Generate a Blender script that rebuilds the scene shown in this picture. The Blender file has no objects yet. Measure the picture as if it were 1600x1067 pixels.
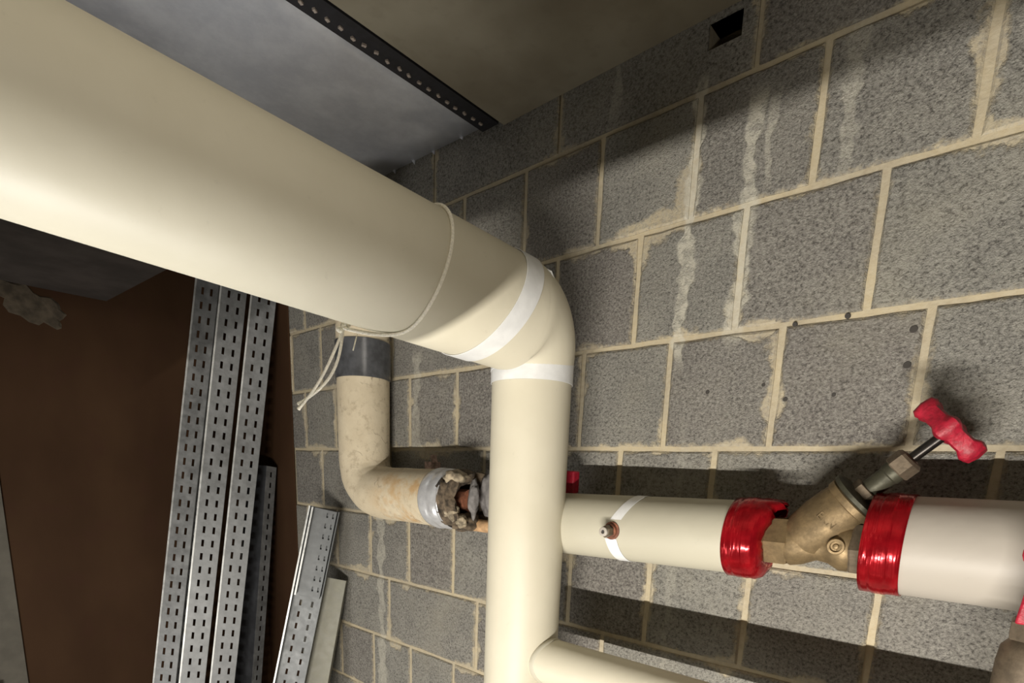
import bpy, bmesh, math, random
from mathutils import Vector, Matrix, noise as mnoise
random.seed(7)
S = bpy.context.scene
COL = S.collection
ZO = 2.475                      # height of the upper bed joint above the floor
PI = math.pi
rad = math.radians

# ------------------------------------------------------------------ camera
cam = bpy.data.cameras.new('camera'); camo = bpy.data.objects.new('camera', cam); COL.objects.link(camo)
cam.sensor_fit = 'HORIZONTAL'; cam.sensor_width = 36.0
cam.lens = 863.8024 / 1600 * 36; cam.shift_y = (911.2856 - 533.5) / 1600
cam.clip_start = 0.02
CR = ((0.74050683, 0.67109753, 0.03574547), (0.15785205, -0.12198459, -0.97989923), (-0.65324756, 0.73126456, -0.19626454))
r_, d_, f_ = (Vector(v) for v in CR)
m = Matrix.Identity(4)
for i in range(3):
    m[i][0] = r_[i]; m[i][1] = -d_[i]; m[i][2] = -f_[i]
m.translation = Vector((0.91118606, -1.15511542, -0.73790924 + ZO))
camo.matrix_world = m
S.camera = camo

# ------------------------------------------------------------------ world, lights, exposure
S.view_settings.view_transform = 'Standard'
S.view_settings.look = 'None'
S.view_settings.gamma = 1.0
S.view_settings.use_curve_mapping = False
S.view_settings.exposure = 0.0
W = bpy.data.worlds.new('world'); S.world = W; W.use_nodes = True
W.node_tree.nodes['Background'].inputs[0].default_value = (1.0, 0.91, 0.76, 1)
W.node_tree.nodes['Background'].inputs[1].default_value = 0.045

def lamp(name, kind, loc, target, power, color=(1, 1, 1), **kw):
    l = bpy.data.lights.new(name, kind); o = bpy.data.objects.new(name, l); COL.objects.link(o)
    l.energy = power; l.color = color
    for k, v in kw.items(): setattr(l, k, v)
    o.location = loc
    o.rotation_euler = (Vector(target) - Vector(loc)).to_track_quat('-Z', 'Y').to_euler()
    return o
# long tube lamp on the floor side behind the camera, under an added board that keeps its light off the top of the wall
tube = lamp('tube_lamp', 'AREA', (1.05, -2.0, ZO - 1.80), (1.05, 0, ZO - 0.75), 78, (1.0, 0.94, 0.85), shape='RECTANGLE', size=1.2, size_y=0.02)
# narrow fill added below the big pipe to brighten its underside
lamp('pipe_fill', 'AREA', (-0.12, -1.05, ZO - 1.80), (0.06, -1.03, ZO - 0.4), 2.3, (1.0, 0.98, 0.95), shape='RECTANGLE', size=0.5, size_y=0.4, spread=rad(50))
# wide low fill added further left, source unseen
lamp('left_fill', 'AREA', (-0.72, -1.25, ZO - 1.95), (-0.4, -0.1, ZO - 1.0), 6.0, (1.0, 0.97, 0.92), shape='RECTANGLE', size=0.6, size_y=0.5)
# weak fill added to the right, out of view, lifts the big pipe
lamp('side_fill', 'AREA', (1.55, -1.32, ZO - 0.05), (0.10, -0.92, ZO - 0.33), 0.8, (1.0, 0.93, 0.82), shape='RECTANGLE', size=0.6, size_y=0.25, spread=rad(54))

# ------------------------------------------------------------------ helpers: objects
def tag(o, label=None, cat=None, group=None, kind=None):
    if label: o['label'] = label
    if cat: o['category'] = cat
    if group: o['group'] = group
    if kind: o['kind'] = kind
    return o
def empty(name, loc, label, cat, group=None):
    o = bpy.data.objects.new(name, None); COL.objects.link(o); o.location = loc
    o.empty_display_size = 0.05
    return tag(o, label, cat, group)
def link(name, me, mat, parent=None, smooth=False):
    o = bpy.data.objects.new(name, me); COL.objects.link(o)
    if mat and not me.materials: me.materials.append(mat)
    if smooth:
        for p in me.polygons: p.use_smooth = True
    if parent:
        o.parent = parent
        pm = parent
        o.matrix_parent_inverse = Matrix.Translation(-wloc(pm))
    return o
def wloc(o):
    v = Vector(o.location)
    return v
def mesh(name, vs, fs):
    me = bpy.data.meshes.new(name); me.from_pydata([tuple(v) for v in vs], [], fs); me.validate(); me.update()
    bm = bmesh.new(); bm.from_mesh(me); bmesh.ops.recalc_face_normals(bm, faces=bm.faces); bm.to_mesh(me); bm.free()
    return me
def smooth_by_angle(o, ang=35):
    me = o.data
    for p in me.polygons: p.use_smooth = True
    bm = bmesh.new(); bm.from_mesh(me)
    for e in bm.edges:
        if len(e.link_faces) == 2 and e.calc_face_angle(0) > rad(ang): e.smooth = False
    bm.to_mesh(me); bm.free()
    return o
def P(x, y, z): return Vector((x, y, z + ZO))

def box_data(x0, x1, y0, y1, z0, z1):
    vs = [(x, y, z) for x in (x0, x1) for y in (y0, y1) for z in (z0, z1)]
    fs = [(0, 1, 3, 2), (4, 6, 7, 5), (0, 4, 5, 1), (2, 3, 7, 6), (0, 2, 6, 4), (1, 5, 7, 3)]
    return vs, fs
class MB:
    def __init__(s): s.v = []; s.f = []
    def add(s, vs, fs):
        n = len(s.v); s.v += [Vector(v) for v in vs]; s.f += [tuple(i + n for i in f) for f in fs]; return s
    def box(s, *a): return s.add(*box_data(*a))
    def obox(s, c, ax, ay, az, hx, hy, hz):
        vs, fs = box_data(-hx, hx, -hy, hy, -hz, hz)
        return s.add([Vector(c) + Vector(ax) * v[0] + Vector(ay) * v[1] + Vector(az) * v[2] for v in vs], fs)
    def loft(s, pts, rads, n=32, caps=(True, True), up=None, jit=None):
        pts = [Vector(p) for p in pts]; rings = []
        t0 = (pts[1] - pts[0]).normalized()
        u = Vector(up) if up else (Vector((0, 0, 1)) if abs(t0.z) < 0.9 else Vector((0, -1, 0)))
        u = (u - u.dot(t0) * t0).normalized(); base = len(s.v)
        for i, p in enumerate(pts):
            if i == 0: t = t0
            elif i == len(pts) - 1: t = (pts[-1] - pts[-2]).normalized()
            else:
                a = (pts[i + 1] - p); b = (p - pts[i - 1])
                t = (a.normalized() + b.normalized()) if a.length > 1e-7 and b.length > 1e-7 else (a if a.length > 1e-7 else b)
                t.normalize() if t.length > 1e-7 else None
            u = (u - u.dot(t) * t).normalized(); w = t.cross(u)
            r = rads[i] if hasattr(rads, '__len__') else rads
            for k in range(n):
                a = 2 * PI * k / n
                rr = r * (jit(i, a) if jit else 1)
                s.v.append(p + (u * math.cos(a) + w * math.sin(a)) * rr)
        L = len(pts)
        for i in range(L - 1):
            for k in range(n):
                s.f.append((base + i * n + k, base + i * n + (k + 1) % n, base + (i + 1) * n + (k + 1) % n, base + (i + 1) * n + k))
        if caps[0]: s.f.append(tuple(base + k for k in range(n)))
        if caps[1]: s.f.append(tuple(base + (L - 1) * n + k for k in range(n)))
        return s
    def obj(s, name, mat, parent=None, ang=35):
        o = link(name, mesh(name, s.v, s.f), mat, parent)
        if ang: smooth_by_angle(o, ang)
        return o
def lathe(mb, origin, axis, prof, n=32, up=None, jit=None, caps=(True, True)):
    a = Vector(axis).normalized(); o = Vector(origin)
    u = Vector(up) if up else (Vector((0, 0, 1)) if abs(a.z) < 0.9 else Vector((0, -1, 0)))
    u = (u - u.dot(a) * a).normalized(); w = a.cross(u); base = len(mb.v)
    for i, (t, r) in enumerate(prof):
        for k in range(n):
            an = 2 * PI * k / n; rr = r * (jit(i, an) if jit else 1)
            mb.v.append(o + a * t + (u * math.cos(an) + w * math.sin(an)) * rr)
    for i in range(len(prof) - 1):
        for k in range(n):
            mb.f.append((base + i * n + k, base + i * n + (k + 1) % n, base + (i + 1) * n + (k + 1) % n, base + (i + 1) * n + k))
    if caps[0]: mb.f.append(tuple(base + k for k in range(n)))
    if caps[1]: mb.f.append(tuple(base + (len(prof) - 1) * n + k for k in range(n)))
    return mb

# ------------------------------------------------------------------ helpers: materials
class NT:
    def __init__(s, name):
        s.m = bpy.data.materials.new(name); s.m.use_nodes = True; s.t = s.m.node_tree
        s.b = s.t.nodes['Principled BSDF']
    def n(s, typ, **kw):
        nd = s.t.nodes.new(typ)
        for k, v in kw.items(): setattr(nd, k, v)
        return nd
    def l(s, a, b): s.t.links.new(a, b)
    def set(s, sock, v):
        if hasattr(v, 'is_linked') or isinstance(v, bpy.types.NodeSocket): s.l(v, sock)
        else: sock.default_value = v
    def math(s, op, a, b=0.0, c=None, clamp=False):
        nd = s.n('ShaderNodeMath', operation=op, use_clamp=clamp)
        s.set(nd.inputs[0], a); s.set(nd.inputs[1], b)
        if c is not None: s.set(nd.inputs[2], c)
        return nd.outputs[0]
    def ramp(s, v, a, b, lo=0.0, hi=1.0):
        nd = s.n('ShaderNodeMapRange', interpolation_type='SMOOTHSTEP')
        s.set(nd.inputs[0], v); nd.inputs[1].default_value = a; nd.inputs[2].default_value = b
        nd.inputs[3].default_value = lo; nd.inputs[4].default_value = hi
        return nd.outputs[0]
    def mix(s, f, a, b, blend='MIX'):
        nd = s.n('ShaderNodeMix', data_type='RGBA', blend_type=blend)
        s.set(nd.inputs[0], f)
        for sk, v in ((nd.inputs[6], a), (nd.inputs[7], b)):
            if isinstance(v, (tuple, list)): sk.default_value = (*v[:3], 1)
            else: s.l(v, sk)
        return nd.outputs[2]
    def noise(s, vec, scale, detail=3.0, rough=0.55, dim='3D'):
        nd = s.n('ShaderNodeTexNoise', noise_dimensions=dim)
        if vec is not None: s.l(vec, nd.inputs['Vector'])
        nd.inputs['Scale'].default_value = scale; nd.inputs['Detail'].default_value = detail; nd.inputs['Roughness'].default_value = rough
        return nd.outputs[0]
    def vor(s, vec, scale):
        nd = s.n('ShaderNodeTexVoronoi'); s.l(vec, nd.inputs['Vector']); nd.inputs['Scale'].default_value = scale
        return nd.outputs[0]
    def pos(s): return s.n('ShaderNodeNewGeometry').outputs['Position']
    def objc(s): return s.n('ShaderNodeTexCoord').outputs['Object']
    def sep(s, v):
        nd = s.n('ShaderNodeSeparateXYZ'); s.l(v, nd.inputs[0]); return nd.outputs
    def scale(s, v, sc):
        nd = s.n('ShaderNodeVectorMath', operation='MULTIPLY'); s.l(v, nd.inputs[0]); nd.inputs[1].default_value = sc; return nd.outputs[0]
    def bump(s, h, strength=0.5, dist=0.002):
        nd = s.n('ShaderNodeBump'); nd.inputs['Strength'].default_value = strength; nd.inputs['Distance'].default_value = dist
        s.l(h, nd.inputs['Height']); s.l(nd.outputs[0], s.b.inputs['Normal'])
    def col(s, c):
        if isinstance(c, (tuple, list)): s.b.inputs['Base Color'].default_value = (*c[:3], 1)
        else: s.l(c, s.b.inputs['Base Color'])
    def rough(s, v): s.set(s.b.inputs['Roughness'], v)
def plain(name, c, rough=0.5, metal=0.0, var=0.0, vscale=20.0, bump=0.0, bscale=200.0, spec=None):
    t = NT(name); p = t.pos()
    if var:
        k = t.noise(p, vscale, 4)
        t.col(t.mix(t.ramp(k, 0.3, 0.7), [x * (1 - var) for x in c], [min(1, x * (1 + var)) for x in c]))
    else: t.col(c)
    t.rough(rough); t.b.inputs['Metallic'].default_value = metal
    if spec is not None: t.b.inputs['Specular IOR Level'].default_value = spec
    if bump: t.bump(t.noise(p, bscale, 3), bump)
    return t.m

# efflorescence: white lime runs down the wall (world X, top z, bottom z, half width, strength)
STREAKS = [(0.331, 0.02, -0.50, 0.0155, 0.85), (0.443, -0.04, -0.47, 0.017, 0.75), (0.476, -0.05, -0.20, 0.009, 0.55),
           (-0.552, -0.38, -0.70, 0.022, 0.5), (-0.753, -0.90, -1.60, 0.022, 0.6), (0.128, 0.16, 0.02, 0.012, 0.5), (0.36, -0.62, -1.3, 0.01, .2),
           (0.60, 0.0, -0.22, 0.016, .45)]
def streak_mask(t, p):
    x, y, z = t.sep(p)
    zz = t.n('ShaderNodeCombineXYZ'); t.l(z, zz.inputs[2]); t.l(x, zz.inputs[0])
    wob = t.math('MULTIPLY', t.math('SUBTRACT', t.noise(t.scale(zz.outputs[0], (0.25, 1, 1)), 11, 3), 0.5), 0.05)
    wid = t.ramp(t.noise(t.scale(zz.outputs[0], (0.3, 1, 1)), 16, 2), 0.3, 0.75, 0.45, 1.7)
    brk = t.ramp(t.noise(p, 60, 5, 0.7), 0.32, 0.6)
    xs = t.math('ADD', x, wob); tot = None
    for (x0, zt, zb, w, st) in STREAKS:
        d = t.math('DIVIDE', t.math('ABSOLUTE', t.math('SUBTRACT', xs, x0)), t.math('MULTIPLY', wid, w))
        k = t.ramp(d, 1.15, 0.7)
        k = t.math('MULTIPLY', k, t.ramp(z, ZO + zb - 0.03, ZO + zb + 0.04))
        k = t.math('MULTIPLY', k, t.ramp(z, ZO + zt + 0.02, ZO + zt - 0.02))
        k = t.math('MULTIPLY', k, st)
        tot = k if tot is None else t.math('MAXIMUM', tot, k)
    return t.math('MULTIPLY', tot, t.math('MULTIPLY_ADD', brk, 0.6, 0.4))

MORTAR = (0.50, 0.425, 0.285)
LIME = (0.56, 0.535, 0.45)
def mortar_col(t, p):
    k = t.noise(p, 7, 4); k2 = t.noise(p, 90, 4)
    c = t.mix(t.ramp(k, 0.35, 0.65), (0.40, 0.345, 0.25), MORTAR)
    c = t.mix(t.ramp(k2, 0.3, 0.7, 0, 0.45), c, (0.55, 0.50, 0.38))
    return c
def block_material(hw, name):
    t = NT(name); p = t.pos(); o = t.objc()
    ri = t.n('ShaderNodeObjectInfo').outputs['Random']
    speck = t.noise(p, 330, 3, 0.7); grain = t.noise(p, 170, 5, 0.75); big = t.noise(p, 9, 3); fine = t.noise(p, 520, 2)
    base = t.mix(t.ramp(big, 0.3, 0.7), (0.25, 0.245, 0.222), (0.35, 0.34, 0.30))
    base = t.mix(t.math('MULTIPLY', ri, 0.7), base, (0.215, 0.195, 0.18))
    base = t.mix(t.ramp(grain, 0.47, 0.64, 0, 0.7), base, (0.43, 0.415, 0.37))
    base = t.mix(t.ramp(grain, 0.48, 0.37, 0, 0.8), base, (0.085, 0.078, 0.072))
    base = t.mix(t.ramp(fine, 0.55, 0.75, 0, 0.4), base, (0.42, 0.40, 0.36))
    # mortar smeared over the arrises
    x, y, z = t.sep(o)
    dx = t.math('SUBTRACT', hw, t.math('ABSOLUTE', x)); dz = t.math('SUBTRACT', 0.1075, t.math('ABSOLUTE', z))
    d = t.math('MINIMUM', dx, dz)
    sm = t.math('MULTIPLY', t.ramp(t.noise(p, 5.5, 3, .6), 0.48, 0.74), 0.030)
    sm = t.math('ADD', sm, t.math('MULTIPLY', t.math('SUBTRACT', t.noise(p, 70, 6, .7), 0.45), 0.030))
    msk = t.ramp(t.math('SUBTRACT', sm, d), -0.006, 0.006)
    c = t.mix(t.math('MULTIPLY', msk, t.ramp(t.noise(p, 140, 4, .7), .3, .6, .35, .9)), base, mortar_col(t, p))
    st = streak_mask(t, p)
    c = t.mix(st, c, LIME)
    # thin cement wash over some areas
    c = t.mix(t.ramp(t.noise(p, 3.3, 4, .6), 0.50, 0.74, 0, 0.42), c, (0.41, 0.385, 0.31))
    t.col(c); t.rough(0.95); t.b.inputs['Specular IOR Level'].default_value = 0.15
    h = t.math('ADD', t.math('MULTIPLY', grain, 0.8), t.math('MULTIPLY', speck, 0.9))
    h = t.math('MULTIPLY', h, t.math('SUBTRACT', 1.0, t.math('MULTIPLY', t.math('MAXIMUM', msk, st), 0.7)))
    t.bump(h, 0.9, 0.006)
    return t.m
def mortar_material():
    t = NT('mortar'); p = t.pos()
    c = t.mix(streak_mask(t, p), mortar_col(t, p), LIME)
    t.col(c); t.rough(0.95); t.b.inputs['Specular IOR Level'].default_value = 0.15
    t.bump(t.noise(p, 120, 5, .65), 0.6, 0.003)
    return t.m
M = {}
M['mortar'] = mortar_material()
M['block1'] = block_material(0.1065, 'concrete_block'); M['block2'] = block_material(0.219, 'concrete_block_long')
def pvc(name, c, c2, dirt=0.25):
    t = NT(name); p = t.pos()
    k = t.noise(p, 5, 4); k2 = t.noise(p, 60, 4, .7)
    col = t.mix(t.ramp(k, 0.35, 0.7), c, c2)
    col = t.mix(t.ramp(k2, 0.62, 0.8, 0, dirt), col, [x * 0.72 for x in c])
    t.col(col); t.rough(0.48); t.b.inputs['Specular IOR Level'].default_value = 0.35
    t.bump(t.noise(p, 14, 3), 0.12, 0.01)
    return t.m
M['pvc'] = pvc('cream_jacket', (0.61, 0.57, 0.45), (0.65, 0.61, 0.49))
M['pvc_wall'] = pvc('pale_jacket', (0.47, 0.445, 0.355), (0.51, 0.485, 0.39))
M['pvc_grey'] = pvc('pale_grey_jacket', (0.40, 0.367, 0.32), (0.44, 0.403, 0.352))
M['tape_white'] = plain('white_tape', (0.76, 0.77, 0.77), 0.35, var=0.05, vscale=40)
M['string'] = plain('cotton_string', (0.86, 0.82, 0.70), 0.9, var=0.12, vscale=300)
M['black'] = plain('black_painted_steel', (0.012, 0.012, 0.016), 0.6, var=0.3, vscale=90)
M['pale_hole'] = plain('dull_spots', (0.42, 0.36, 0.31), 0.6, var=0.3, vscale=300)

def galv(name, c=(0.25, 0.258, 0.262), rough=0.5, metal=0.55, sp=40):
    t = NT(name); p = t.pos()
    k = t.vor(p, sp); k2 = t.noise(p, 22, 5, .7); k3 = t.noise(p, 3, 3)
    col = t.mix(t.ramp(k2, 0.3, 0.7), [x * 0.72 for x in c], [min(1, x * 1.2) for x in c])
    col = t.mix(t.ramp(k, 0.1, 0.9, 0, 0.25), col, [x * 0.6 for x in c])
    t.col(col); t.b.inputs['Metallic'].default_value = metal
    t.rough(t.ramp(k2, 0.3, 0.7, rough - 0.08, rough + 0.12))
    t.bump(t.noise(p, 8, 3), 0.25, 0.01)
    return t.m
M['galv'] = galv('galvanised_steel')
M['galv_light'] = galv('galvanised_steel_light', (0.50, 0.51, 0.49), 0.45)
M['galv_bright'] = galv('bright_edge', (0.62, 0.63, 0.62), 0.4, 0.4)
M['galv_dull'] = galv('dull_galvanised', (0.16, 0.168, 0.172), 0.5, 0.5)
M['steel_dark'] = galv('dark_steel', (0.07, 0.075, 0.085), 0.6, 0.3)
M['trunking'] = galv('grey_beige_trunking', (0.24, 0.235, 0.19), 0.55, 0.2)
def duct_material():
    t = NT('duct_sheet'); p = t.pos()
    k = t.noise(p, 10, 5, .7); s = t.noise(t.scale(p, (8, 40, 8)), 2.2, 4, .7)
    col = t.mix(t.ramp(k, 0.3, 0.7), (0.66, 0.69, 0.76), (0.82, 0.85, 0.91))
    col = t.mix(t.ramp(s, 0.66, 0.76, 0, 0.5), col, (0.85, 0.86, 0.88))
    t.col(col); t.b.inputs['Metallic'].default_value = 0.4
    t.rough(t.ramp(k, 0.3, 0.7, 0.30, 0.48))
    t.bump(t.noise(p, 5, 3), 0.35, 0.02)
    return t.m
M['duct'] = duct_material()
def ceiling_material():
    t = NT('ceiling_board'); p = t.pos()
    k = t.noise(p, 3.5, 4); k2 = t.noise(p, 30, 4)
    col = t.mix(t.ramp(k, 0.3, 0.7), (0.20, 0.172, 0.12), (0.30, 0.27, 0.20))
    col = t.mix(t.ramp(k2, 0.5, 0.75, 0, 0.3), col, (0.17, 0.145, 0.105))
    t.col(col); t.rough(0.5); return t.m
M['ceiling'] = ceiling_material()
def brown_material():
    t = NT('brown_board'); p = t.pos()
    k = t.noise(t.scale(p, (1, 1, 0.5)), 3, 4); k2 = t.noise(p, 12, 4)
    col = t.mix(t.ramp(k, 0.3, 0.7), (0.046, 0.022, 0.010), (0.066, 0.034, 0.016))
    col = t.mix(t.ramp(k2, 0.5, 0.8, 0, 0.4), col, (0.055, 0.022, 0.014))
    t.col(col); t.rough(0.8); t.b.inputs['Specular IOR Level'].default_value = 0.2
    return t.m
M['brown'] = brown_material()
M['soffit'] = plain('grey_soffit', (0.075, 0.063, 0.057), 0.9, var=0.25, vscale=8)
M['plaster'] = plain('torn_plaster', (0.085, 0.068, 0.048), 0.95, var=0.4, vscale=25, bump=0.6, bscale=60)
M['greywall'] = plain('grey_plaster', (0.13, 0.12, 0.10), 0.9, var=0.12, vscale=20, bump=0.2)
M['floor'] = plain('concrete_floor', (0.22, 0.21, 0.19), 0.9, var=0.25, vscale=6, bump=0.4, bscale=80)
M['plug'] = plain('dark_hole', (0.05, 0.045, 0.04), 0.9)
def canvas_material():
    t = NT('canvas_lagging'); p = t.pos()
    k = t.noise(p, 9, 5, .65); k2 = t.noise(p, 38, 5, .75); k3 = t.noise(p, 150, 3)
    x, y, z = t.sep(p)
    col = t.mix(t.ramp(k, 0.35, 0.65), (0.58, 0.50, 0.36), (0.66, 0.58, 0.43))
    col = t.mix(t.ramp(k2, 0.50, 0.70, 0, 0.6), col, (0.36, 0.29, 0.20))
    # rust stain towards the torn end
    ru = t.math('MULTIPLY', t.ramp(x, -0.60, -0.40), t.ramp(t.noise(p, 20, 4), 0.42, 0.65))
    ru = t.math('MULTIPLY', ru, t.ramp(z, ZO - 0.70, ZO - 0.78))
    col = t.mix(t.math('MULTIPLY', ru, 0.75), col, (0.50, 0.30, 0.12))
    # scuffs in thin dark lines
    vv = t.n('ShaderNodeTexVoronoi', feature='DISTANCE_TO_EDGE'); vv.inputs['Scale'].default_value = 9
    dist = t.n('ShaderNodeVectorMath', operation='ADD'); t.l(p, dist.inputs[0])
    nn = t.n('ShaderNodeTexNoise'); nn.inputs['Scale'].default_value = 14; t.l(p, nn.inputs['Vector'])
    sc = t.scale(nn.outputs[1], (0.12, 0.12, 0.12)); t.l(sc, dist.inputs[1]); t.l(dist.outputs[0], vv.inputs['Vector'])
    ln = t.math('MULTIPLY', t.ramp(vv.outputs[0], 0.025, 0.005), t.ramp(k, 0.5, 0.62))
    col = t.mix(t.math('MULTIPLY', ln, 0.65), col, (0.20, 0.15, 0.10))
    t.col(col); t.rough(0.85); t.b.inputs['Specular IOR Level'].default_value = 0.2
    t.bump(t.math('ADD', k2, t.math('MULTIPLY', k3, 0.3)), 0.35, 0.004)
    return t.m
M['canvas'] = canvas_material()
M['darktape'] = plain('dark_grey_tape', (0.075, 0.078, 0.084), 0.24, var=0.25, vscale=30, bump=0.3, bscale=25)
M['foil'] = plain('silver_foil', (0.74, 0.75, 0.77), 0.25, 0.5, var=0.1, vscale=50, bump=0.35, bscale=70)
M['torn'] = plain('torn_wool', (0.10, 0.075, 0.05), 0.95, var=0.75, vscale=45, bump=0.8, bscale=120)
M['torn_light'] = plain('torn_wool_pale', (0.30, 0.25, 0.175), 0.95, var=0.5, vscale=60, bump=0.8, bscale=150)
M['torn_grey'] = plain('torn_paper_grey', (0.19, 0.18, 0.175), 0.9, var=0.3, vscale=50, bump=0.4, bscale=90)
M['rust'] = plain('rusty_pipe', (0.20, 0.075, 0.04), 0.7, var=0.5, vscale=60, bump=0.4)
M['tan'] = plain('tan_pipe', (0.50, 0.31, 0.16), 0.7, var=0.25, vscale=50)
def redtape():
    t = NT('red_foil_tape'); p = t.pos()
    k = t.noise(p, 30, 3)
    t.col(t.mix(t.ramp(k, 0.3, 0.7), (0.28, 0.004, 0.009), (0.48, 0.008, 0.016)))
    t.b.inputs['Metallic'].default_value = 0.55; t.rough(0.18)
    wv = t.noise(t.scale(p, (160, 12, 12)), 1.0, 2)
    t.bump(t.math('ADD', wv, t.math('MULTIPLY', k, 0.6)), 0.45, 0.004)
    return t.m
M['redtape'] = redtape()
M['red'] = plain('red_enamel', (0.33, 0.008, 0.026), 0.5, var=0.25, vscale=120, bump=0.4, bscale=220)
def brass(name, c, metal=0.55, rough=0.5):
    t = NT(name); p = t.pos(); k = t.noise(p, 35, 5, .7); k2 = t.noise(p, 130, 4)
    col = t.mix(t.ramp(k, 0.3, 0.7), [x * 0.55 for x in c], c)
    col = t.mix(t.ramp(k2, 0.58, 0.75, 0, 0.5), col, [x * 0.4 for x in c])
    t.col(col); t.b.inputs['Metallic'].default_value = metal; t.rough(t.ramp(k, 0.3, 0.7, rough + 0.15, rough))
    t.bump(t.math('ADD', k, t.math('MULTIPLY', k2, 0.6)), 0.25, 0.002)
    return t.m
M['brass'] = brass('cast_bronze', (0.26, 0.185, 0.095))
M['brass_dull'] = brass('dull_bronze', (0.21, 0.165, 0.115), 0.6, 0.5)
M['verdigris'] = brass('green_dark_bronze', (0.075, 0.072, 0.048), 0.45, 0.5)
M['steel'] = plain('dark_stem_steel', (0.06, 0.055, 0.05), 0.3, 0.9, var=0.2, vscale=80)

# ------------------------------------------------------------------ setting
U = 0.225
X0W, X1W = -1.70, 1.75
ZT = 0.145                                   # ceiling line above upper bed joint
# mortar backing, with a real pocket where a block is missing its corner
HX0, HX1, HZ0, HZ1 = 0.335, 0.400, 0.066, 0.112
mb = MB()
mb.box(X0W, X1W, 0.0, 0.20, -ZO + ZO - ZO, HZ0)
mb.box(X0W, HX0, 0.0, 0.20, HZ0, ZT + 0.15); mb.box(HX1, X1W, 0.0, 0.20, HZ0, ZT + 0.15)
mb.box(HX0, HX1, 0.0, 0.20, HZ1, ZT + 0.15); mb.box(HX0, HX1, 0.14, 0.20, HZ0, HZ1)
for v in mb.v: v.z += ZO
wall_back = mb.obj('wall_back', M['mortar'], None, 0); tag(wall_back, kind='structure')

BF = -0.0045                                 # front of the blocks
def block_mesh(hw, hz, seed):
    rnd = random.Random(seed); n = 5
    pts = []
    def j(a): return rnd.uniform(-a, a)
    for i in range(n): pts.append((-hw + 2 * hw * i / n, -hz))
    for i in range(n): pts.append((hw, -hz + 2 * hz * i / n))
    for i in range(n): pts.append((hw - 2 * hw * i / n, hz))
    for i in range(n): pts.append((-hw, hz - 2 * hz * i / n))
    back = [(x * 0.999 + j(.0012), 0.05, z * 0.999 + j(.0012)) for x, z in pts]
    front = []; rim = []
    for (x, z), b in zip(pts, back):
        k = 0.0035 + abs(j(.0018))
        rim.append((b[0], 0.003, b[2]))
        front.append((b[0] - math.copysign(min(k, abs(b[0])), b[0]) * (1 if abs(abs(x) - hw) < 1e-6 else 0.2), 0.0, b[2] - math.copysign(min(k, abs(b[2])), b[2]) * (1 if abs(abs(z) - hz) < 1e-6 else 0.2)))
    N = len(pts); vs = front + rim + back
    fs = [tuple(range(N))] + [(i, (i + 1) % N, N + (i + 1) % N, N + i) for i in range(N)] + [(N + i, N + (i + 1) % N, 2 * N + (i + 1) % N, 2 * N + i) for i in range(N)]
    return mesh('block', vs, fs)
BM1 = [block_mesh(0.1065, 0.1075, s) for s in range(6)]; BM2 = [block_mesh(0.219, 0.1075, 50 + s) for s in range(4)]
for me in BM1: me.materials.append(M['block1'])
for me in BM2: me.materials.append(M['block2'])
def add_block(u0, n, c):
    """block whose left joint is at unit u0, n units long, in course c (c=0 hangs under the upper bed joint)"""
    xc = (u0 + n / 2) * U; zc = -(c + 0.5) * U
    if xc - n * U / 2 < X0W - 0.05 or xc > X1W: return
    o = bpy.data.objects.new('block', random.choice(BM1 if n == 1 else BM2)); COL.objects.link(o)
    o.parent = wall_back; o.location = (xc, BF + random.uniform(-.0012, .0012), ZO + zc)
OFF = {0: 0.466, 1: -0.029, 2: 0.383, 3: 0.914, 4: 0.356, 5: -0.15, 6: 0.40, 7: -0.1, 8: 0.4, 9: -0.1, 10: 0.4}
for c in range(0, 11):
    if c in (1, 3, 5, 9):                     # stretcher courses show some full-length blocks
        longs = {1: (-5, -3, 3, 5), 3: (-6, -4, -2, 1, 3), 5: (-5, -3, -1, 1), 9: (-5, -3, -1, 1, 3)}[c]
    else: longs = ()
    k = -9
    while k < 8:
        if k in longs: add_block(k + OFF[c], 2, c); k += 2
        else: add_block(k + OFF[c], 1, c); k += 1
# course over the upper bed joint: cut blocks under the ceiling, the middle one with a broken-out pocket
def cut_block(x0, x1, z0, z1, notch=None):
    xc, zc = (x0 + x1) / 2, (z0 + z1) / 2
    g = 0.005; a0, a1, b0, b1 = x0 + g, x1 - g, z0 + g, z1
    if notch:
        n0, n1, nz, nt = notch
        cells = [(a0, n0, b0, b1), (n1, a1, b0, b1), (n0, n1, b0, nz), (n0, n1, nt, b1)]
    else: cells = [(a0, a1, b0, b1)]
    q = MB()
    for (p0, p1, q0, q1) in cells: q.box(p0 - xc, p1 - xc, 0, 0.05, q0 - zc, q1 - zc)
    me = mesh('block', q.v, q.f); me.materials.append(M['block2'])
    o = bpy.data.objects.new('block', me); COL.objects.link(o); o.parent = wall_back; o.location = (xc, BF, ZO + zc)
xs = [-1.72, -1.37, -0.92, -0.47, -0.019, 0.434, 0.885, 1.335, 1.75]
for a, b in zip(xs[:-1], xs[1:]):
    cut_block(a, b, 0.0, 0.215, (HX0, HX1, HZ0, HZ1) if a < 0.34 < b else None)
# screw holes: dark discs, the shade inside put into the colour
for (x, z, r) in ((0.557, -0.452, .0055), (0.642, -0.450, .006), (0.742, -0.485, .008), (0.741, -0.540, .008), (0.557, -0.584, .006), (0.638, -0.581, .005),
                  (0.404, -0.561, .007), (0.514, -0.555, .006)):
    q = MB(); r *= .75; lathe(q, P(x, 0.02, z), (0, -1, 0), [(0, r), (0.0247, r), (0.0256, r * .8)], 12)
    q.obj('plug', M['plug'], wall_back)

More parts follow.
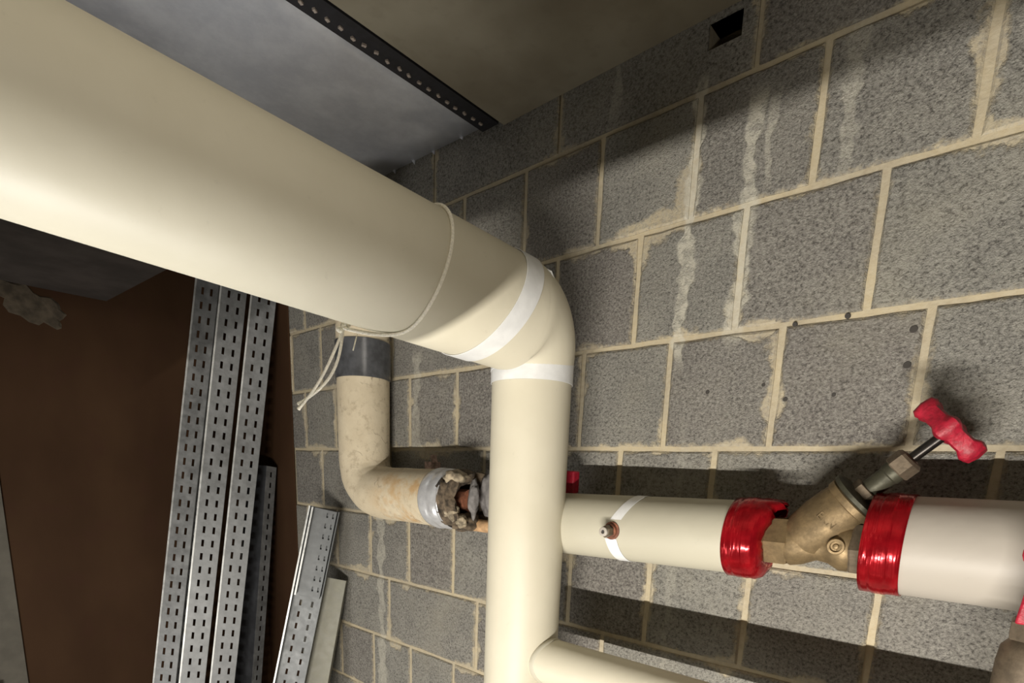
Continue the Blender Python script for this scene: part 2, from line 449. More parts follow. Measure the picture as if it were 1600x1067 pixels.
# left wall: dark brown board, grey pier, soffit
XL = -1.68
q = MB(); q.box(XL - 0.1, XL, -0.905, 0.0, 0, ZO + 0.35)
wl = q.obj('wall_left', M['brown'], None, 0); tag(wl, kind='structure')
q = MB(); q.box(XL - 0.2, XL + 0.012, -3.2, -0.907, 0, ZO + 0.35)
tag(q.obj('wall_left_pier', M['greywall'], None, 0), kind='structure')
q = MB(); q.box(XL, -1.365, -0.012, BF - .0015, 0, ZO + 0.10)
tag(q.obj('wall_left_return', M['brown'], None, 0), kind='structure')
# torn plaster left on top of the board
rnd = random.Random(3); ring = []
N = 26
for i in range(N):
    a = 2 * PI * i / N; rr = 1 + rnd.uniform(-.25, .25)
    ring.append((-0.76 + 0.10 * math.cos(a) * rr, -0.235 + 0.06 * math.sin(a) * rr - 0.03 * math.cos(a)))
vs = [P(XL - .002, y, z) for y, z in ring] + [P(XL + .002 + rnd.uniform(0, .003), -0.76 + (y + .76) * .85, -.235 + (z + .235) * .85) for y, z in ring]
fs = [tuple(range(N, 2 * N))] + [(i, (i + 1) % N, N + (i + 1) % N, N + i) for i in range(N)]
link('plaster_patch', mesh('plaster_patch', vs, fs), M['plaster'], wl)
q = MB(); q.add([P(XL + .001, -0.545, -0.175), P(XL + .001, -2.9, -0.20), P(-0.95, -2.9, -0.20), P(-0.95, -0.50, -0.165),
                 P(XL + .001, -0.545, 0.12), P(XL + .001, -2.9, 0.12), P(-0.95, -2.9, 0.12), P(-0.95, -0.50, 0.12)],
                [(0, 1, 2, 3), (4, 7, 6, 5), (0, 4, 5, 1), (1, 5, 6, 2), (2, 6, 7, 3), (3, 7, 4, 0)])
tag(q.obj('ceiling_downstand', M['soffit'], None, 0), kind='structure')
# white door lining beyond the pier
q = MB(); q.box(XL + .012, XL + .045, -1.02, -0.985, 0, ZO - 1.53)
tag(q.obj('trim_1', M['tape_white'], None, 0), kind='structure')
# ceiling right of the duct, floor
q = MB(); q.box(-0.20, X1W, -3.2, BF - .001, ZO + 0.122, ZO + 0.22)
tag(q.obj('ceiling', M['ceiling'], None, 0), kind='structure')
q = MB(); q.box(XL - 0.2, X1W, -3.2, 0.2, -0.1, 0)
tag(q.obj('floor', M['floor'], None, 0), kind='structure')

# unseen board added behind the camera to shade the top of the wall
q = MB(); q.box(-0.25, 1.05, -1.62, -1.172, ZO - 1.083, ZO - 1.055)
o = q.obj('light_blocker', plain('blocker_wood', (0.33, 0.25, 0.16), 0.8, var=.2, vscale=12), None, 0); tag(o, kind='structure')
# ------------------------------------------------------------------ galvanised duct and black slotted strip on the ceiling
duct = empty('air_duct', P(-1.0, -1.6, 0.14), 'galvanised sheet metal duct under the ceiling, left of the black strip', 'duct')
q = MB()
nx, ny = 24, 40
x0, x1, y0, y1 = -1.66, -0.262, -3.1, -0.008
for i in range(nx + 1):
    for j in range(ny + 1):
        x = x0 + (x1 - x0) * i / nx; y = y0 + (y1 - y0) * j / ny
        z = 0.140 - 0.022 * (x - x1) / 0.43 * 0.6 + 0.0035 * math.sin(x * 9 + 2 * y) * math.sin(y * 5)
        if i == nx: z = 0.1395
        q.v.append(P(x, y, z))
for i in range(nx):
    for j in range(ny):
        a = i * (ny + 1) + j; q.f.append((a, a + 1, a + ny + 2, a + ny + 1))
o = q.obj('bottom_sheet', M['duct'], duct, 60)
sm = o.modifiers.new('thick', 'SOLIDIFY'); sm.thickness = 0.004; sm.offset = 1
q = MB(); q.box(x1 - .003, x1, y0, y1, ZO + 0.1405, ZO + 0.30); q.box(x0, x1 - .003, y1 - .003, y1, ZO + 0.215, ZO + 0.30)
q.obj('side_sheet', M['duct'], duct, 0)
# jagged foil scraps along the duct's wall edge
for k in range(4):
    x = -0.67 + 0.11 * k + random.uniform(-.02, .02); zz = 0.140 - 0.0307 * (x - x1)
    q = MB(); h = random.uniform(.006, .014)
    q.add([P(x - .006, -.012, zz), P(x + .006, -.012, zz + .001), P(x + .002, -.010, zz - h), P(x - .006, -.008, zz), P(x + .006, -.008, zz + .001), P(x + .002, -.007, zz - h)],
          [(0, 1, 2), (3, 5, 4), (0, 3, 4, 1), (1, 4, 5, 2), (2, 5, 3, 0)])
    q.obj('foil_scrap', M['duct'], duct, 0)
strip = empty('perforated_strip', P(-0.232, -1.0, 0.13), 'black perforated strip running along the ceiling beside the metal duct', 'strip')
q = MB(); q.box(-0.259, -0.203, -3.0, -0.022, ZO + 0.119, ZO + 0.16)
q.obj('bar', M['black'], strip, 0)
me = None
for k in range(64):  # pale boxes stand in for the holes in the strip
    y = -0.05 - 0.028 * k
    if me is None:
        q = MB(); q.obox((0, 0, 0), (1, 0, 0), (0, 1, 0), (0, 0, 1), 0.0032, 0.0045, 0.003)
        me = mesh('spot', q.v, q.f); me.materials.append(M['pale_hole'])
    o = bpy.data.objects.new('hole_spot', me); COL.objects.link(o); o.parent = strip
    o.matrix_parent_inverse = Matrix.Translation(-Vector(strip.location))
    o.location = P(-0.238 + random.uniform(-.003, .003), y + random.uniform(-.003, .003), 0.1185); o.rotation_euler = (0, 0, random.uniform(-.5, .5))

# ------------------------------------------------------------------ big insulated pipe: run, elbow, riser, tee branch
XV, YV, RV = 0.094, -0.20, 0.0859
RB = 0.1056
def bigc(y): return Vector((0.094 + 0.016 * (y + 1.125), y, -0.388 - 0.05 * (y + 1.125) + ZO))
pipe = empty('insulated_pipe', (XV, YV, 0), 'large cream jacketed pipe crossing overhead and bending down in front of the block wall', 'pipe')
ELB = 0.092
q = MB(); ys = [-3.0, -2.4, -1.8, -1.3, -0.9, -0.6, -0.42, YV - ELB - .004]
q.loft([bigc(y) for y in ys], RB, 64, (False, True)); q.obj('overhead_run', M['pvc'], pipe)
e0 = bigc(YV - ELB); pts = []; rr = []
ns = 20
for i in range(ns + 1):
    a = i / ns * PI / 2
    pts.append(Vector((e0.x + (XV - e0.x) * i / ns, e0.y + ELB * math.sin(a), e0.z - ELB * (1 - math.cos(a)))))
    rr.append(RB + (RV - RB) * (i / ns) ** 1.3)
zt = pts[-1].z
q = MB(); q.loft([bigc(YV - ELB - .03)] + pts + [pts[-1] - Vector((0, 0, .03))], [RB - .0015] + rr + [RV - .0008], 64, (False, False), up=(0, 0, 1)); elb = q.obj('elbow', M['pvc'], pipe)
q = MB(); q.loft([(XV, YV, zt), (XV, YV, zt - .3), (XV, YV, ZO - 1.3), (XV, YV, 0.0)], RV, 64, (False, True), up=(0, -1, 0))
q.obj('riser', M['pvc'], pipe)
# white tape: oblique band over the elbow joint, level band over the riser joint, loose ends
def band(name, fn, w, parent, mat, a0=0, a1=2 * PI, n=72, thick=0.0016, label=None):
    """fn(angle, s) -> (point, outward normal); s runs across the width"""
    q = MB(); rows = []
    full = abs(a1 - a0 - 2 * PI) < 1e-6
    cnt = n if full else n + 1
    for i in range(cnt):
        a = a0 + (a1 - a0) * i / n
        for s, h in ((-w / 2, 0.0004), (-w / 2, thick), (w / 2, thick), (w / 2, 0.0004)):
            p, nn = fn(a, s); q.v.append(p + nn * h)
    for i in range(cnt if full else cnt - 1):
        k = (i + 1) % cnt
        for j in range(3): q.f.append((i * 4 + j, k * 4 + j, k * 4 + j + 1, i * 4 + j + 1))
    o = q.obj(name, mat, parent, 50)
    if label: o['label'] = label
    return o
def fn_big(a, s):
    y = -0.352 + 0.054 * math.sin(a) + s
    if y > YV - ELB: y = min(y, YV - ELB + .012)
    c = bigc(y); nn = Vector((math.cos(a), 0, math.sin(a)))
    return c + nn * (RB + 0.0006), nn
band('tape', fn_big, 0.046, pipe, M['tape_white'], label='white tape band over the elbow joint')
def fn_riser(z0, tilt=0.0):
    def f(a, s):
        nn = Vector((math.cos(a), math.sin(a), 0)); return Vector((XV, YV, ZO + z0 + s + tilt * math.cos(a))) + nn * (RV + .0006), nn
    return f
zrel = zt - ZO
band('tape', fn_riser(zrel - 0.008), 0.044, pipe, M['tape_white'], thick=0.002)
band('tape', fn_riser(zrel + 0.012, 0.004), 0.028, pipe, M['tape_white'], a0=rad(-170), a1=rad(-25), thick=0.003)
# curled tape end standing off the elbow's back
q = MB(); c0 = bigc(-0.30) + Vector((0.072, 0.03, 0.072))
q.loft([c0, c0 + Vector((.006, .006, -.004)), c0 + Vector((.009, .012, -.016)), c0 + Vector((.012, .018, -.026))], [.002, .0028, .0024, .0012], 6)
q.obj('tape_end', M['tape_white'], pipe)
# tee branch low on the riser
ZB, RBr = -1.155, 0.052
q = MB(); q.loft([(XV + 0.045, YV, ZO + ZB), (XV + .4, YV, ZO + ZB), (X1W - .05, YV, ZO + ZB)], RBr, 48, (False, True)); q.obj('branch', M['pvc'], pipe)
vs = []; n = 64; q = MB()
for k in range(n):                            # cut end of the branch jacket lying on the riser
    a = 2 * PI * k / n; yy, zz = RBr * math.cos(a), RBr * math.sin(a)
    for g, h in ((0.0, 0.0), (0.004, .0025), (0.012, .0025), (0.014, 0.0)):
        y2, z2 = yy * (1 + h / RBr), zz * (1 + h / RBr)
        q.v.append(Vector((XV + math.sqrt(max(0, (RV + .0005) ** 2 - y2 * y2)) + g, YV + y2, ZO + ZB + z2)))
for k in range(n):
    for j in range(3): q.f.append((k * 4 + j, ((k + 1) % n) * 4 + j, ((k + 1) % n) * 4 + j + 1, k * 4 + j + 1))
q.obj('branch_collar', M['pvc_wall'], pipe, 50)
# small white tag on the riser's far side
q = MB(); q.obox((XV - .055, YV + .072, ZO - 1.035), (0.7, 0.7, 0), (-.7, .7, 0), (0, 0, 1), .004, .014, .014)
q.obj('tape_end', M['tape_white'], pipe, 0)

# ------------------------------------------------------------------ string tied round the big pipe
st = empty('string', bigc(-0.53) - Vector((0, 0, 0.12)), 'thin off-white string tied round the big overhead pipe, two ends hanging', 'string')
def ys(a): return -0.53 + 0.03 * math.sin(a) - 0.012 * math.cos(a)
loop = []
for i in range(97):
    a = 2 * PI * i / 96 - PI / 2 - .35
    da = abs((a + PI / 2 + .45 + PI) % (2 * PI) - PI)
    c = bigc(ys(a) - .078 * math.exp(-(da / .42) ** 2)); sag = 0.0
    if da < 0.6: sag = 0.006 * (1 - da / .6)
    loop.append(c + Vector((math.cos(a), 0, math.sin(a))) * (RB + 0.0028 + sag))
q = MB(); q.loft(loop, 0.0030, 8, (False, False)); q.obj('loop', M['string'], st)
ka = -PI / 2 - .45; kp = bigc(ys(ka) - .078) + Vector((math.cos(ka), 0, math.sin(ka))) * (RB + .008)
q = MB()
for d in ((0, 0, 0), (.006, .003, .002), (-.004, -.006, -.003)):
    lathe(q, kp + Vector(d) - Vector((0, .005, 0)), (random.uniform(-.5, .5), 1, random.uniform(-.4, .4)), [(0, .001), (.002, .004), (.006, .0055), (.010, .004), (.012, .001)], 10)
q.obj('knot', M['string'], st)
for s, (ox, oy) in enumerate(((0, 0), (.012, .01))):
    pp = []
    for i in range(17):
        t = i / 16
        pp.append(kp + Vector((-.070 * t - .012 * t * t + ox * math.sin(PI * t) * 1.1, -.04 * t + oy * math.sin(PI * t), -0.004 - .125 * t - .012 * math.sin(PI * t) + (.008 if s else 0) * t)))
    q = MB(); q.loft(pp, [.0024] * 16 + [.0034], 7); q.obj('tail', M['string'], st)
q = MB(); q.loft([kp, kp + Vector((.012, .02, -.004)), kp + Vector((.016, .012, -.022)), kp + Vector((.012, .01, -.036))], .0012, 6); q.obj('tail', M['string'], st)

# ------------------------------------------------------------------ wall pipe with bronze valve
WA, WB = Vector((0.10, -0.114, ZO - 0.850)), Vector((0.56, -0.086, ZO - 0.842))
wdir = (WB - WA).normalized(); RW = 0.0695
wp = empty('wall_pipe', (0.35, -0.11, ZO - 0.92), 'pale jacketed pipe along the block wall, left of the bronze valve', 'pipe')
q = MB(); q.loft([WA, WA.lerp(WB, .3), WA.lerp(WB, .7), WB], RW, 64, (True, True)); q.obj('jacket', M['pvc_wall'], wp)
def fn_wp(x, slant):
    def f(a, s):
        t = (x - WA.x + s + slant * math.cos(a)) / (WB.x - WA.x); c = WA.lerp(WB, t)
        nn = Vector((0, -math.sin(a), math.cos(a))); return c + nn * (RW + .0004), nn
    return f
band('tape', fn_wp(0.297, 0.035), 0.024, wp, M['tape_white'], a0=rad(5), a1=rad(72), n=24, thick=.0009)
band('tape', fn_wp(0.297, -0.012), 0.026, wp, M['tape_white'], a0=rad(105), a1=rad(175), n=24, thick=.0009)
# pressure test plug standing in a round cut-out
tc = WA.lerp(WB, (0.303 - WA.x) / (WB.x - WA.x)); tn = Vector((-0.02, -1, -0.02)).normalized()
q = MB(); lathe(q, tc + tn * (RW - .012), tn, [(0, .0185), (.0125, .0185), (.0135, .0165), (.0135, .013)], 28, caps=(False, False)); q.obj('hole_lining', M['rust'], wp)
plug = empty('test_plug', tc + tn * RW, 'small brass test plug standing out of the pale wall pipe', 'plug')
q = MB(); lathe(q, tc + tn * (RW - .01), tn, [(0, .0145), (.018, .0145), (.019, .0135)], 24); q.obj('sleeve', M['rust'], plug)
q = MB(); lathe(q, tc + tn * (RW + .009), tn, [(0, .0125), (.0155, .0125), (.017, .011)], 6); q.obj('hexagon', M['brass_dull'], plug, 20)
q = MB(); lathe(q, tc + tn * (RW + .026), tn, [(0, .0095), (.005, .0095), (.006, .008), (.006, .0042), (.001, .004)], 20); noz = q.obj('nozzle', M['pvc_grey'], plug)
q = MB(); lathe(q, tc + tn * (RW + .0265), tn, [(0, .0042), (.003, .0042)], 12); q.obj('bore', M['plug'], noz)
# red foil tape cuffs, frayed on the valve side
def cuff(name, x0, x1, r, ragged, parent, seed, zc):
    rnd = random.Random(seed); n = 56; q = MB(); L = []
    prof = [0.0, .15, .3, .32, .34, .6, .62, .64, .85, 1.0] + ([1.12, 1.2] if ragged else [])
    for k in range(n):
        a = 2 * PI * k / n; nn = Vector((0, -math.sin(a), math.cos(a)))
        rg = ragged * (0.15 + 1.6 * max(0, math.cos(a - rad(8))) ** 3) * (1 + rnd.uniform(-.6, .6)) if ragged else 0
        for t in prof:
            x = x0 + (x1 - x0) * t + (rg if t >= 1.0 else rg * .5 if t > .8 else 0)
            rad_ = r + (0.0012 if .31 < t < .63 else 0) + (rnd.uniform(-.0015, .0015) if t > .8 and ragged else 0) - ({1.0: .004, 1.12: .016, 1.2: .034}.get(t, 0) * (1 - .75 * max(0, math.cos(a)) ** 2) if ragged else 0)
            yc, zz = zc(x); q.v.append(Vector((x, yc, zz)) + nn * rad_)
    m_ = len(prof)
    for k in range(n):
        for j in range(m_ - 1): q.f.append((k * m_ + j, ((k + 1) % n) * m_ + j, ((k + 1) % n) * m_ + j + 1, k * m_ + j + 1))
    o = q.obj(name, M['redtape'], parent, 70)
    s = o.modifiers.new('thick', 'SOLIDIFY'); s.thickness = 0.0018; s.offset = 1
    return o
def axis1(x):
    c = WA.lerp(WB, (x - WA.x) / (WB.x - WA.x)); return c.y, c.z
cuff('tape_cuff', 0.525, 0.578, RW + .003, 0.009, wp, 4, axis1)['label'] = 'red foil tape cuff frayed at its edge'
# second length, right of the valve
Z2, Y2, R2 = ZO - 0.829, -0.092, 0.0775
wp2 = empty('wall_pipe', (1.2, Y2, ZO - 0.91), 'thicker pale grey jacketed pipe along the wall, right of the bronze valve', 'pipe')
q = MB(); q.loft([(0.752, Y2, Z2), (1.1, Y2, Z2), (X1W - .03, Y2, Z2)], R2, 64); q.obj('jacket', M['pvc_grey'], wp2)
cuff('tape_cuff', 0.743, 0.797, R2 + .001, 0.0, wp2, 9, lambda x: (Y2, Z2))['label'] = 'red foil tape cuff'
# valve
YA, ZA = -0.094, ZO - 0.840
va = empty('globe_valve', (0.67, YA, ZA), 'bronze angled-stem valve with red handwheel between the two red taped pipe ends', 'valve')
def hexp(x0, x1, r):
    q = MB(); lathe(q, (x0, YA, ZA), (1, 0, 0), [(0, r * .96), (.003, r), (x1 - x0 - .003, r), (x1 - x0, r * .96)], 6, up=(0, -.5, .87)); return q
hexp(0.588, 0.627, 0.0455).obj('hexagon_end', M['brass'], va, 20)
hexp(0.722, 0.757, 0.0455).obj('hexagon_end', M['brass_dull'], va, 20)
bd = Vector((1, 0, 1)).normalized()          # stem direction, 45 degrees in the wall plane
bo = Vector((0.633, YA, ZA - 0.002))
q = MB()
lathe(q, (0.620, YA, ZA), (1, 0, 0), [(0, .037), (.010, .042), (.028, .038), (.050, .028), (.068, .031), (.086, .041), (.098, .041), (.106, .036)], 40)
vb = q.obj('body', M['brass'], va, 45)
q = MB()
lathe(q, bo - bd * .012, bd, [(0, .020), (.01, .034), (.03, .043), (.07, .0465), (.100, .0450), (.112, .043), (.114, .0460), (.124, .0460), (.126, .043)], 48)
vbr = q.obj('body_branch', M['brass'], va, 30)
# cast boss and lettering on the branch
q = MB(); lathe(q, (0.703, YA - .018, ZA + .004), (0.05, -1, -.05), [(0, .0145), (.022, .0140), (.026, .0125), (.0262, .009), (.0225, .008), (.0225, .005), (.025, .0035), (.0255, .001)], 28)
q.obj('boss', M['brass'], vbr, 30)
fc = bo + bd * .058; per = Vector((1, 0, -1)).normalized()
tc_ = bpy.data.curves.new('lettering', 'FONT'); tc_.body = 'EKN'; tc_.size = 0.017; tc_.extrude = 0.0012; tc_.align_x = 'CENTER'; tc_.align_y = 'CENTER'
to = bpy.data.objects.new('lettering', tc_); COL.objects.link(to)
tm = Matrix.Identity(4)
ln = Vector((0.25, -1, 0.10)).normalized(); lx = (Vector((1, 0, -.8)) - ln * Vector((1, 0, -.8)).dot(ln)).normalized(); ly = ln.cross(lx)
for i in range(3): tm[i][0] = lx[i]; tm[i][1] = ly[i]; tm[i][2] = ln[i]
tm.translation = fc + ln * .0458
dg = bpy.context.evaluated_depsgraph_get()
me = bpy.data.meshes.new_from_object(to.evaluated_get(dg)); bpy.data.objects.remove(to)
me.transform(tm); me.materials.clear(); me.materials.append(M['brass'])
link('lettering', me, M['brass'], vbr)
# bonnet
b1 = bo + bd * .114
q = MB(); lathe(q, b1, bd, [(0, .044), (.002, .048), (.008, .048), (.010, .044), (.012, .022), (.014, .019)], 40); q.obj('bonnet_flange', M['verdigris'], va, 25)
q = MB(); lathe(q, b1 + bd * .010, bd, [(0, .0235), (.014, .0235), (.015, .0215)], 6); q.obj('bonnet_nut', M['brass_dull'], va, 20)
q = MB(); lathe(q, b1 + bd * .022, bd, [(0, .0175), (.006, .0165), (.034, .0165), (.036, .0185), (.046, .0185), (.047, .016)], 28); q.obj('bonnet_neck', M['verdigris'], va, 25)
q = MB(); lathe(q, b1 + bd * .068, bd, [(0, .0205), (.002, .0225), (.022, .0225), (.026, .019), (.028, .010)], 6); q.obj('gland_nut', M['brass_dull'], va, 20)
q = MB(); lathe(q, b1 + bd * .090, bd, [(0, .0082), (.058, .0082), (.060, .007)], 16); q.obj('stem', M['steel'], va, 30)
# handwheel: scalloped rim, hub and spokes
hw = b1 + bd * .152
hwm = MB(); n = 80; R0 = 0.0475
prof = [(-.007, -.010), (-.009, 0), (-.007, .010), (0, .0125), (.0055, .010), (.0075, 0), (.0055, -.010), (0, -.0125)]
hu = Vector((0, -1, 0)); hv = bd.cross(hu)
for k in range(n):
    a = 2 * PI * k / n; s = math.cos(a * 6) ; R1 = R0 + .0030 * s; fat = 1.0 + .38 * max(0, s)
    for (dr, dh) in prof: hwm.v.append(hw + (hu * math.cos(a) + hv * math.sin(a)) * (R1 + dr * fat) + bd * dh * fat)
m_ = len(prof)
for k in range(n):
    for j in range(m_): hwm.f.append((k * m_ + j, ((k + 1) % n) * m_ + j, ((k + 1) % n) * m_ + (j + 1) % m_, k * m_ + (j + 1) % m_))
wheel = hwm.obj('handwheel', M['red'], va, 50)
q = MB(); lathe(q, hw - bd * .010, bd, [(0, .011), (.003, .0125), (.015, .0125), (.018, .010)], 20)
for k in range(4):
    a = PI / 4 + k * PI / 2; dirv = hu * math.cos(a) + hv * math.sin(a)
    q.loft([hw + dirv * .009, hw + dirv * .026, hw + dirv * .042], [.0062, .005, .006], 10)
q.obj('hub_and_spokes', M['red'], wheel, 40)
q = MB(); lathe(q, hw + bd * .006, bd, [(0, .008), (.005, .008), (.006, .006)], 6); q.obj('nut', M['steel'], wheel, 20)

# lever valve at the right edge
lv = empty('lever_valve', (1.0, -0.23, ZO - 1.02), 'bronze valve with upright red lever at the right edge', 'valve')
LX, LY = 0.950, -0.235
q = MB()
def lev(x, z, w, y): return Vector((LX + x, LY + y, ZO + z))
out = []
for i in range(17):
    a = rad(-40) + rad(260) * i / 16; out.append((math.cos(a) * .024, -0.812 + math.sin(a) * .022))
out += [(-.0135, -0.845), (-.0150, -0.87), (-.0175, -0.900), (.0175, -0.900), (.0150, -0.87), (.0135, -0.845)]
n = len(out); q.v = [Vector((LX + x, LY - .004, ZO + z)) for x, z in out] + [Vector((LX + x, LY + .004, ZO + z)) for x, z in out]
q.f = [tuple(range(n)), tuple(range(2 * n - 1, n - 1, -1))] + [(i, (i + 1) % n, n + (i + 1) % n, n + i) for i in range(n)]
o = q.obj('lever', M['red'], lv, 40)
bv = o.modifiers.new('round', 'BEVEL'); bv.width = .0025; bv.segments = 2
q = MB(); lathe(q, (LX + .008, LY + .02, ZO - 0.922), (0, 0, 1), [(0, .030), (.003, .032), (.023, .032), (.026, .029)], 6); q.obj('hexagon_cap', M['brass_dull'], lv, 20)
q = MB(); lathe(q, (LX + .008, LY + .02, ZO - 0.999), (0, 0, 1), [(0, .030), (.01, .036), (.045, .036), (.066, .034), (.077, .026)], 32); q.obj('body', M['brass_dull'], lv, 35)
q = MB(); lathe(q, (LX - .012, LY + .02, ZO - 1.000), (1, 0, 0), [(0, .026), (.012, .030), (.03, .030), (.09, .030), (.12, .036)], 8); q.obj('side_port', M['brass'], lv, 25)

q = MB(); q.loft([(LX + .008, LY + .02, ZO - 1.0), (LX + .008, LY + .025, ZO - 1.06), (LX + .008, YV, ZO + ZB + RBr + .001)], .019, 20); q.obj('connector', M['brass_dull'], lv, 30)
# red tab behind the riser
q = MB(); q.obox((0.118, -0.075, ZO - 0.755), (1, 0, 0), (0, 1, 0), (0, 0, 1), .020, .012, .026)
o = q.obj('red_tab', M['red'], None, 0); tag(o, 'small red tab peeping out behind the vertical cream pipe', 'tab')
bv = o.modifiers.new('round', 'BEVEL'); bv.width = .004; bv.segments = 2

# ------------------------------------------------------------------ old lagged pipe with torn end
XO, YO, ZOH, RO = -0.700, -0.101, ZO - 0.817, 0.0815
op = empty('lagged_pipe', (XO, YO, ZOH - .08), 'old canvas lagged pipe coming down the wall and turning right, its end torn open', 'pipe')
BR = 0.105; pts2 = [(XO, YO, ZO - .01), (XO, YO, ZO - .10), (XO, YO, ZO - .20), (XO, YO, ZO - .33), (XO, YO, ZO - .5), (XO, YO, ZOH + BR + .06)]
for i in range(15):
    a = PI / 2 * i / 14; pts2.append((XO + BR * (1 - math.cos(a)), YO, ZOH + BR * (1 - math.sin(a))))
for x in (-0.54, -0.48, -0.42, -0.36, -0.305): pts2.append((x, YO, ZOH + .0015 * math.sin(x * 60)))
pts2 = [Vector(p) for p in pts2]
def jt(i, a): return 1 + 0.022 * mnoise.noise(Vector((math.cos(a) * 1.6, math.sin(a) * 1.6, i * .45))) + 0.008 * mnoise.noise(Vector((math.cos(a) * 5, math.sin(a) * 5, i * 1.1)))
q = MB(); q.loft(pts2, RO, 56, (True, False), up=(1, 0, 0), jit=jt); q.obj('lagging', M['canvas'], op, 60)
def fn_old(z0, tilt):
    def f(a, s):
        nn = Vector((math.cos(a), math.sin(a), 0)); return Vector((XO, YO, ZO + z0 + s + tilt * math.cos(a + .6))) + nn * (RO * 1.02), nn
    return f
band('tape_band', fn_old(-0.412, .003), 0.112, op, M['darktape'], n=64, thick=.0025, label='shiny dark grey tape band')
q = MB(); x0 = -0.318; pr = []
for i in range(22):
    t = i / 21; pr.append((t * .078, RO + .0025 + .0022 * abs(math.sin(t * 7)) - .004 * t * t))
lathe(q, (x0, YO, ZOH), (1, 0, 0), pr, 56, jit=lambda i, a: 1 + .012 * mnoise.noise(Vector((math.cos(a) * 2, math.sin(a) * 2, i * .2))), caps=(False, False))
o = q.obj('foil_band', M['foil'], op, 70); o['label'] = 'silver foil wrapping'
so = o.modifiers.new('thick', 'SOLIDIFY'); so.thickness = .001
# torn wool: ragged collar, lumps and strips round a dark hole
rnd = random.Random(11); q = MB(); n = 44; xe = -0.245
for k in range(n):
    a = 2 * PI * k / n; nn = Vector((0, math.cos(a), math.sin(a)))
    for j, (dx, r) in enumerate(((-.03, .078), (.01, .081), (.045, .079), (.068, .070), (.060, .058), (.02, .045), (-.03, .040))):
        f = 1 + .22 * mnoise.noise(Vector((math.cos(a) * 2.2, math.sin(a) * 2.2, j * .6 + 3))) * (j > 0)
        q.v.append(Vector((xe + dx + (.025 * mnoise.noise(Vector((math.cos(a) * 3, math.sin(a) * 3, 7))) if j in (2, 3, 4) else 0), YO, ZOH)) + nn * r * f)
for k in range(n):
    for j in range(6): q.f.append((k * 7 + j, ((k + 1) % n) * 7 + j, ((k + 1) % n) * 7 + j + 1, k * 7 + j + 1))
q.obj('torn_insulation', M['torn'], op, 80)
def lump(c, s, mat, seed, name='torn_scrap'):
    bm = bmesh.new(); bmesh.ops.create_icosphere(bm, subdivisions=3, radius=1)
    for v in bm.verts:
        f = 1 + .45 * mnoise.noise(v.co * 1.7 + Vector((seed, 0, 0))) + .2 * mnoise.noise(v.co * 4 + Vector((0, seed, 0)))
        v.co = Vector(c) + Vector((v.co.x * s[0], v.co.y * s[1], v.co.z * s[2])) * f
    me = bpy.data.meshes.new(name); bm.to_mesh(me); bm.free()
    return link(name, me, mat, op, True)
lump((-0.205, YO - .045, ZOH + .062), (.035, .030, .018), M['torn_light'], 1)
lump((-0.205, YO - .055, ZOH - .030), (.022, .020, .022), M['torn_light'], 2)
lump((-0.200, YO - .010, ZOH - .058), (.040, .040, .024), M['torn'], 3)
lump((-0.165, YO - .015, ZOH + .005), (.014, .016, .045), M['torn_grey'], 4)
lump((-0.145, YO + .030, ZOH + .020), (.035, .020, .062), M['torn_grey'], 5)
lump((-0.235, YO - .065, ZOH + .015), (.022, .014, .040), M['torn'], 6)
lump((-0.175, YO - .048, ZOH - .052), (.018, .014, .016), M['torn_light'], 8)
q = MB(); q.loft([(-0.30, YO, ZOH), (-0.19, YO - .004, ZOH)], .030, 20); q.obj('bare_pipe', M['rust'], op)
q = MB(); q.loft([(-0.20, YO + .01, ZOH - .066), (0.055, YO + .01, ZOH - .066)], .017, 16); q.obj('bare_pipe', M['tan'], op)
# snapped bracket stub on the wall above
q = MB(); q.obox((-0.447, -0.02, ZO - 0.728), (1, 0, 0), (0, 1, 0), (0, 0, 1), .016, .022, .014); q.obox((-0.432, -0.03, ZO - 0.706), (.95, 0, .3), (0, 1, 0), (-.3, 0, .95), .004, .008, .012)
o = q.obj('bracket_stub', plain('pink_stub', (0.42, 0.30, 0.25), 0.9, var=.4, vscale=90), None, 0); tag(o, 'small rusty bracket stub on the block wall above the torn pipe', 'bracket')

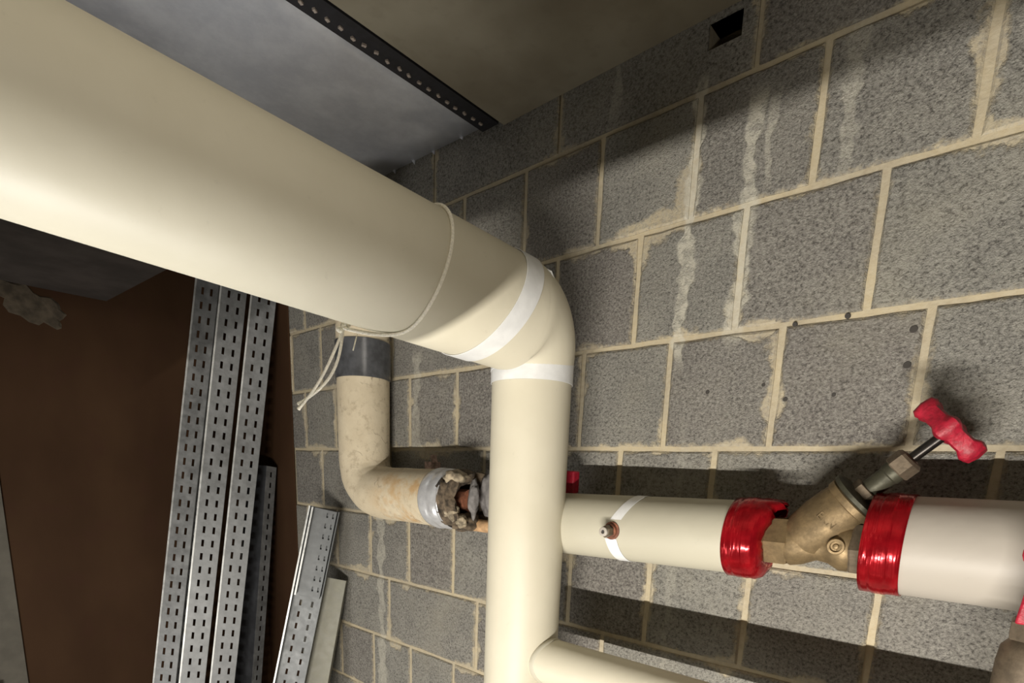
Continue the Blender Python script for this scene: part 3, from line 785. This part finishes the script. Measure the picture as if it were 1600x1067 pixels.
# ------------------------------------------------------------------ slotted steel channels leaning in the corner
def channel(name, pb, pt, nrm, Wd, D, label, group, mat, cols=(), pitch=.05, slot=(.010, .024), flange_slots=False, fl=(True, True), mat_f=None, thick=.002, start=.02):
    """web of width Wd facing nrm, flanges of depth D (positive: behind the web)"""
    pb, pt = Vector(pb), Vector(pt); al = (pt - pb); L = al.length; al.normalize()
    nv = Vector(nrm); nv = (nv - nv.dot(al) * al).normalized(); sd = nv.cross(al).normalized()
    if sd.dot(r_) < 0: sd = -sd                # sd points to the right in the picture
    root = empty(name, pb, label, 'channel', group)
    def sheet(origin, ax, width, colpos, nm, mm):
        xs = [0.0]
        for c in colpos: xs += [c - slot[0] / 2, c + slot[0] / 2]
        xs.append(width)
        zs = [0.0]; t = start
        if colpos:
            while t + slot[1] < L - .01: zs += [t, t + slot[1]]; t += pitch
        zs.append(L)
        q = MB(); nxs = len(xs)
        for z in zs:
            for x in xs: q.v.append(Vector(origin) + ax * x + al * z)
        for i in range(len(zs) - 1):
            for j in range(nxs - 1):
                if colpos and i % 2 == 1 and j % 2 == 1: continue
                q.f.append((i * nxs + j, i * nxs + j + 1, (i + 1) * nxs + j + 1, (i + 1) * nxs + j))
        o = link(nm, mesh(nm, q.v, q.f), mm, root)
        s = o.modifiers.new('thick', 'SOLIDIFY'); s.thickness = thick; s.offset = 0
        return o
    web = sheet(pb - sd * Wd / 2, sd, Wd, [Wd * c for c in cols], 'web', mat)
    for k, s in enumerate((-1, 1)):
        if fl[k]: sheet(pb + sd * s * Wd / 2, -nv if D > 0 else nv, abs(D), [abs(D) * .5] if flange_slots else [], 'flange', mat_f or mat)
        # rolled lip: bright front edge
    q = MB(); lipo = pb - sd * Wd / 2
    q.obox(lipo + al * L / 2 + nv * (0.0 if D > 0 else abs(D)), sd, nv, al, .0030, .0030, L / 2); link('lip', mesh('lip', q.v, q.f), M['galv_bright'], web)
    return root
G = 'slotted steel channels leaning in the corner'
n0 = (0.93, -0.37, 0)
def line(x, y_top, y_floor, dx=0.0): return (x, y_floor, 0.012), (x + dx, y_top, ZO + 0.02)
o3 = Vector((-0.37, -0.93, 0))
pb, pt = Vector((-1.410, -.472, 0.012)), Vector((-1.410, -.070, ZO - .02))
kw = dict(Wd=.088, D=.04, group=G, mat=M['galv'], cols=(.33, .72), pitch=.0535, slot=(.0090, .0270))
channel('slotted_channel', pb, pt, n0, label='tall slotted steel channel nearest the block wall, right of the three leaning together', **kw)
channel('slotted_channel', pb + o3 * .112, pt + o3 * .106, n0, label='tall slotted steel channel in the middle of the three leaning together', **kw)
kw2 = dict(kw); kw2.update(Wd=.078, D=.034, flange_slots=True)
channel('slotted_channel', pb + o3 * .212, pt + o3 * .196, (0.80, -0.60, 0), label='tall slotted steel channel beside the brown wall, left of the three leaning together', **kw2)
channel('slotted_channel', (-1.535, -.30, 0.012), (-1.535, -.090, ZO - .745), (0.25, -0.97, 0), .12, .05, 'dark shorter steel channel standing behind the three tall slotted ones', G, M['steel_dark'], flange_slots=True, mat_f=M['galv'], pitch=.045, slot=(.009, .022))
def lean(top, mid, zb=0.012):
    top, mid = Vector(top), Vector(mid); d = (mid - top); return top + d * ((zb - top.z) / d.z), top
b5, t5 = lean(P(-0.985, -.085, -.895), P(-1.025, -.215, -1.49))
channel('slotted_channel', b5, t5, (0.80, -0.6, .1), .105, -.030, 'long slotted steel channel tilted to the right under the lagged pipe', G, M['galv_dull'], cols=(.30, .70), pitch=.045, slot=(.008, .022), flange_slots=False)
dv = (b5 - t5).normalized()
channel('slotted_channel', t5 + dv * .33 + Vector((.012, -.006, 0)), t5 + dv * .002 + Vector((.012, -.006, 0)), (0.80, -0.6, .1), .085, -.026, 'short steel channel nested in the top of the tilted slotted channel', G, M['galv_dull'], cols=(.62, .86), pitch=.04, slot=(.006, .018))
b6, t6 = lean(P(-0.975, -.062, -1.160), P(-0.99, -.13, -1.50))
channel('cable_trunking', b6, t6, (0.75, -0.66, .1), .085, .040, 'plain grey beige trunking length leaning on the wall right of the slotted channels', None, M['trunking'])
